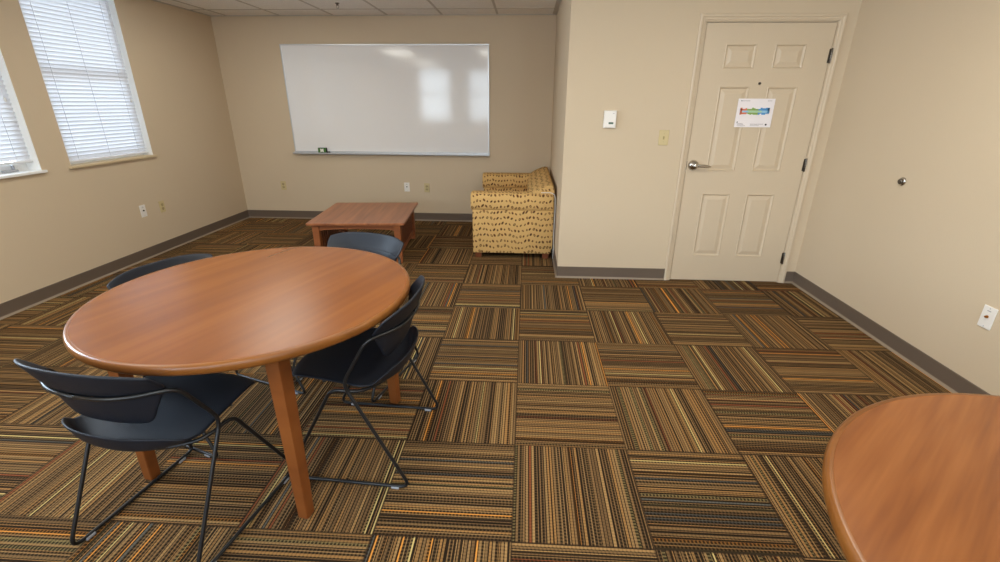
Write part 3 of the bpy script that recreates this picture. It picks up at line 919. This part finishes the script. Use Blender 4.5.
def back_uv(b):
    L = b.loops.layers.uv.verify()
    d = [0]
    for p, q in zip(bp, bp[1:]): d.append(d[-1] + math.hypot(q[0] - p[0], q[1] - p[1]))
    for f in b.faces:
        for l in f.loops:
            x, y, z = l.vert.co
            k = min(range(len(bp)), key=lambda i: (bp[i][0] + OX - x) ** 2 + (bp[i][1] - z) ** 2)
            if abs(f.normal.y) > .9: l[L].uv = (x, z)
            else: l[L].uv = (y, d[k])
bkr = obj('backrest', shift(bm), M['fabric'], ls, True, 0, back_uv); smooth_by_angle(bkr, 55)
bm = bmesh.new(); add_box(bm, (-.490, Y0 + .17, .055), (.10, Y1 - .17, .30), .012, 3)
smooth_by_angle(obj('seat_base', shift(bm), M['fabric'], ls, True, 0, box_uv), 50)
for k in range(2):
    ya = Y0 + .175 + k * (Y1 - Y0 - .35) / 2; yb = ya + (Y1 - Y0 - .35) / 2 - .006
    bm = bmesh.new(); add_box(bm, (-.505, ya, .30), (.055, yb, .435), .030, 4)
    smooth_by_angle(obj('seat_cushion', shift(bm), M['fabric'], ls, True, 0, box_uv), 50)
for fx in (-.455, .215):
    for fy in (Y0 + .05, Y1 - .05):
        bm = bmesh.new()
        add_loft(bm, [[Vector((fx + sx * w, fy + sy * w, z)) for sx, sy in ((-1, -1), (1, -1), (1, 1), (-1, 1))] for z, w in ((0, .028), (.056, .034))])
        obj('foot', shift(bm), M['foot'], ls)
# thin white cord lying over the near arm and hanging behind it
bm = bmesh.new()
tube(bm, round_path([(.150, 4.405, .6615), (.200, 4.408, .6620), (.250, 4.398, .664), (.2825, 4.392, .640), (.288, 4.392, .50), (.285, 4.392, .30), (.289, 4.394, .10), (.287, 4.40, .012)], .03, 5), .0032, 8)
tag(obj('cord', bm, M['cord'], None, True), 'thin white cord draped over the loveseat arm and down beside the wall', 'cord')

# ------------------------------------------------------------------ lamps and daylight
def troffer(ix, iy, label, power=1.0):
    x0 = gx0 + ix * P + .012; x1 = x0 + P - .024; y1 = gy0 - iy * P - .012; y0 = y1 - 2 * P + .024
    e = empty('ceiling_light', ((x0 + x1) / 2, (y0 + y1) / 2, ZC)); tag(e, label, 'ceiling light', 'recessed ceiling light panels')
    w, d = (x1 - x0) / 2, (y1 - y0) / 2
    bm = bmesh.new()
    for a in (((-w, -d), (w, -d + .03)), ((-w, d - .03), (w, d)), ((-w, -d + .03), (-w + .03, d - .03)), ((w - .03, -d + .03), (w, d - .03))):
        add_box(bm, (*a[0], -.012), (*a[1], -.0005), .002)
    obj('frame', bm, M['white_paint'], e)
    obj('diffuser', box((-w + .03, -d + .03, -.007), (w - .03, d - .03, -.001)), M['diffuser'], e)
    l = bpy.data.lights.new('tube_light', 'AREA'); l.shape = 'RECTANGLE'; l.size = 2 * w - .07; l.size_y = 2 * d - .07
    l.energy = LAMP * power; l.color = (1, .965, .86); l.spread = PI
    lo = bpy.data.objects.new('tube_light', l); COL.objects.link(lo); lo.parent = e; lo.location = (0, 0, -.014)
troffer(-4, 1, 'ceiling light panel above the coffee table', .4)
for iy, where in ((5, 'over the middle of the room'), (9, 'at the camera end of the room')):
    for ix, side in ((-4, 'nearest the windows'), (-1, 'in the middle row'), (2, 'nearest the right wall')):
        troffer(ix, iy, 'ceiling light panel %s, %s' % (where, side), {-4: 1.0, -1: 1.0, 2: .9}[ix])

W = bpy.data.worlds.new('World'); S.world = W; W.use_nodes = True
wn = W.node_tree.nodes; wl = W.node_tree.links
bg = wn['Background']
tc = wn.new('ShaderNodeTexCoord'); sx = wn.new('ShaderNodeSeparateXYZ'); wl.new(tc.outputs['Generated'], sx.inputs[0])
rp = wn.new('ShaderNodeValToRGB'); wl.new(sx.outputs[2], rp.inputs[0])
rp.color_ramp.elements[0].position = 0.0; rp.color_ramp.elements[0].color = (.66, .72, .80, 1)
rp.color_ramp.elements[1].position = .5; rp.color_ramp.elements[1].color = (.62, .78, 1.0, 1)
wl.new(rp.outputs[0], bg.inputs[0])
# the sky is brighter on the sun's side, beyond the left wall
neg = wn.new('ShaderNodeMath'); neg.operation = 'MULTIPLY'; wl.new(sx.outputs[0], neg.inputs[0]); neg.inputs[1].default_value = -1.0; neg.use_clamp = True
st = wn.new('ShaderNodeMath'); st.operation = 'MULTIPLY_ADD'; wl.new(neg.outputs[0], st.inputs[0]); st.inputs[1].default_value = 20.0; st.inputs[2].default_value = 9.0
wl.new(st.outputs[0], bg.inputs[1])
def portal(name, loc, rot, sx_, sy_):
    l = bpy.data.lights.new(name, 'AREA'); l.shape = 'RECTANGLE'; l.size = sx_; l.size_y = sy_
    l.cycles.is_portal = True
    o = bpy.data.objects.new(name, l); COL.objects.link(o); o.location = loc; o.rotation_euler = rot
for a, b in WIN: portal('daylight_portal', (XL - WT - .01, (a + b) / 2, (ZS + ZT) / 2), (0, -PI / 2, 0), ZT - ZS, b - a)
for a, b in FWIN: portal('daylight_portal', ((a + b) / 2, YF - WT - .01, (ZS + ZT) / 2), (PI / 2, 0, 0), b - a, ZT - ZS)

# ------------------------------------------------------------------ camera
cam = bpy.data.cameras.new('camera'); co = bpy.data.objects.new('camera', cam); COL.objects.link(co)
f, pitch, yaw, roll, hcam = 463.473, .366087, -.0533822, .00531242, 1.448707
cam.sensor_fit = 'HORIZONTAL'; cam.sensor_width = 36; cam.lens = f / 1000 * 36
cp, sp_, cy, sy = math.cos(pitch), math.sin(pitch), math.cos(yaw), math.sin(yaw)
F = Vector((sy * cp, cy * cp, -sp_)); R = Vector((cy, -sy, 0)); U = R.cross(F)
R2 = R * math.cos(roll) + U * math.sin(roll); U2 = -R * math.sin(roll) + U * math.cos(roll)
mw = Matrix(((R2.x, U2.x, -F.x, 0), (R2.y, U2.y, -F.y, 0), (R2.z, U2.z, -F.z, hcam), (0, 0, 0, 1)))
co.matrix_world = mw
cam.clip_start = .05
S.camera = co

# ------------------------------------------------------------------ colour management
S.view_settings.view_transform = 'Standard'; S.view_settings.look = 'None'
S.view_settings.gamma = 1; S.view_settings.use_curve_mapping = False
S.view_settings.exposure = 0.36
S.cycles.use_denoising = True
S.cycles.max_bounces = 10; S.cycles.diffuse_bounces = 6; S.cycles.transparent_max_bounces = 12
S.cycles.sample_clamp_indirect = 1.6
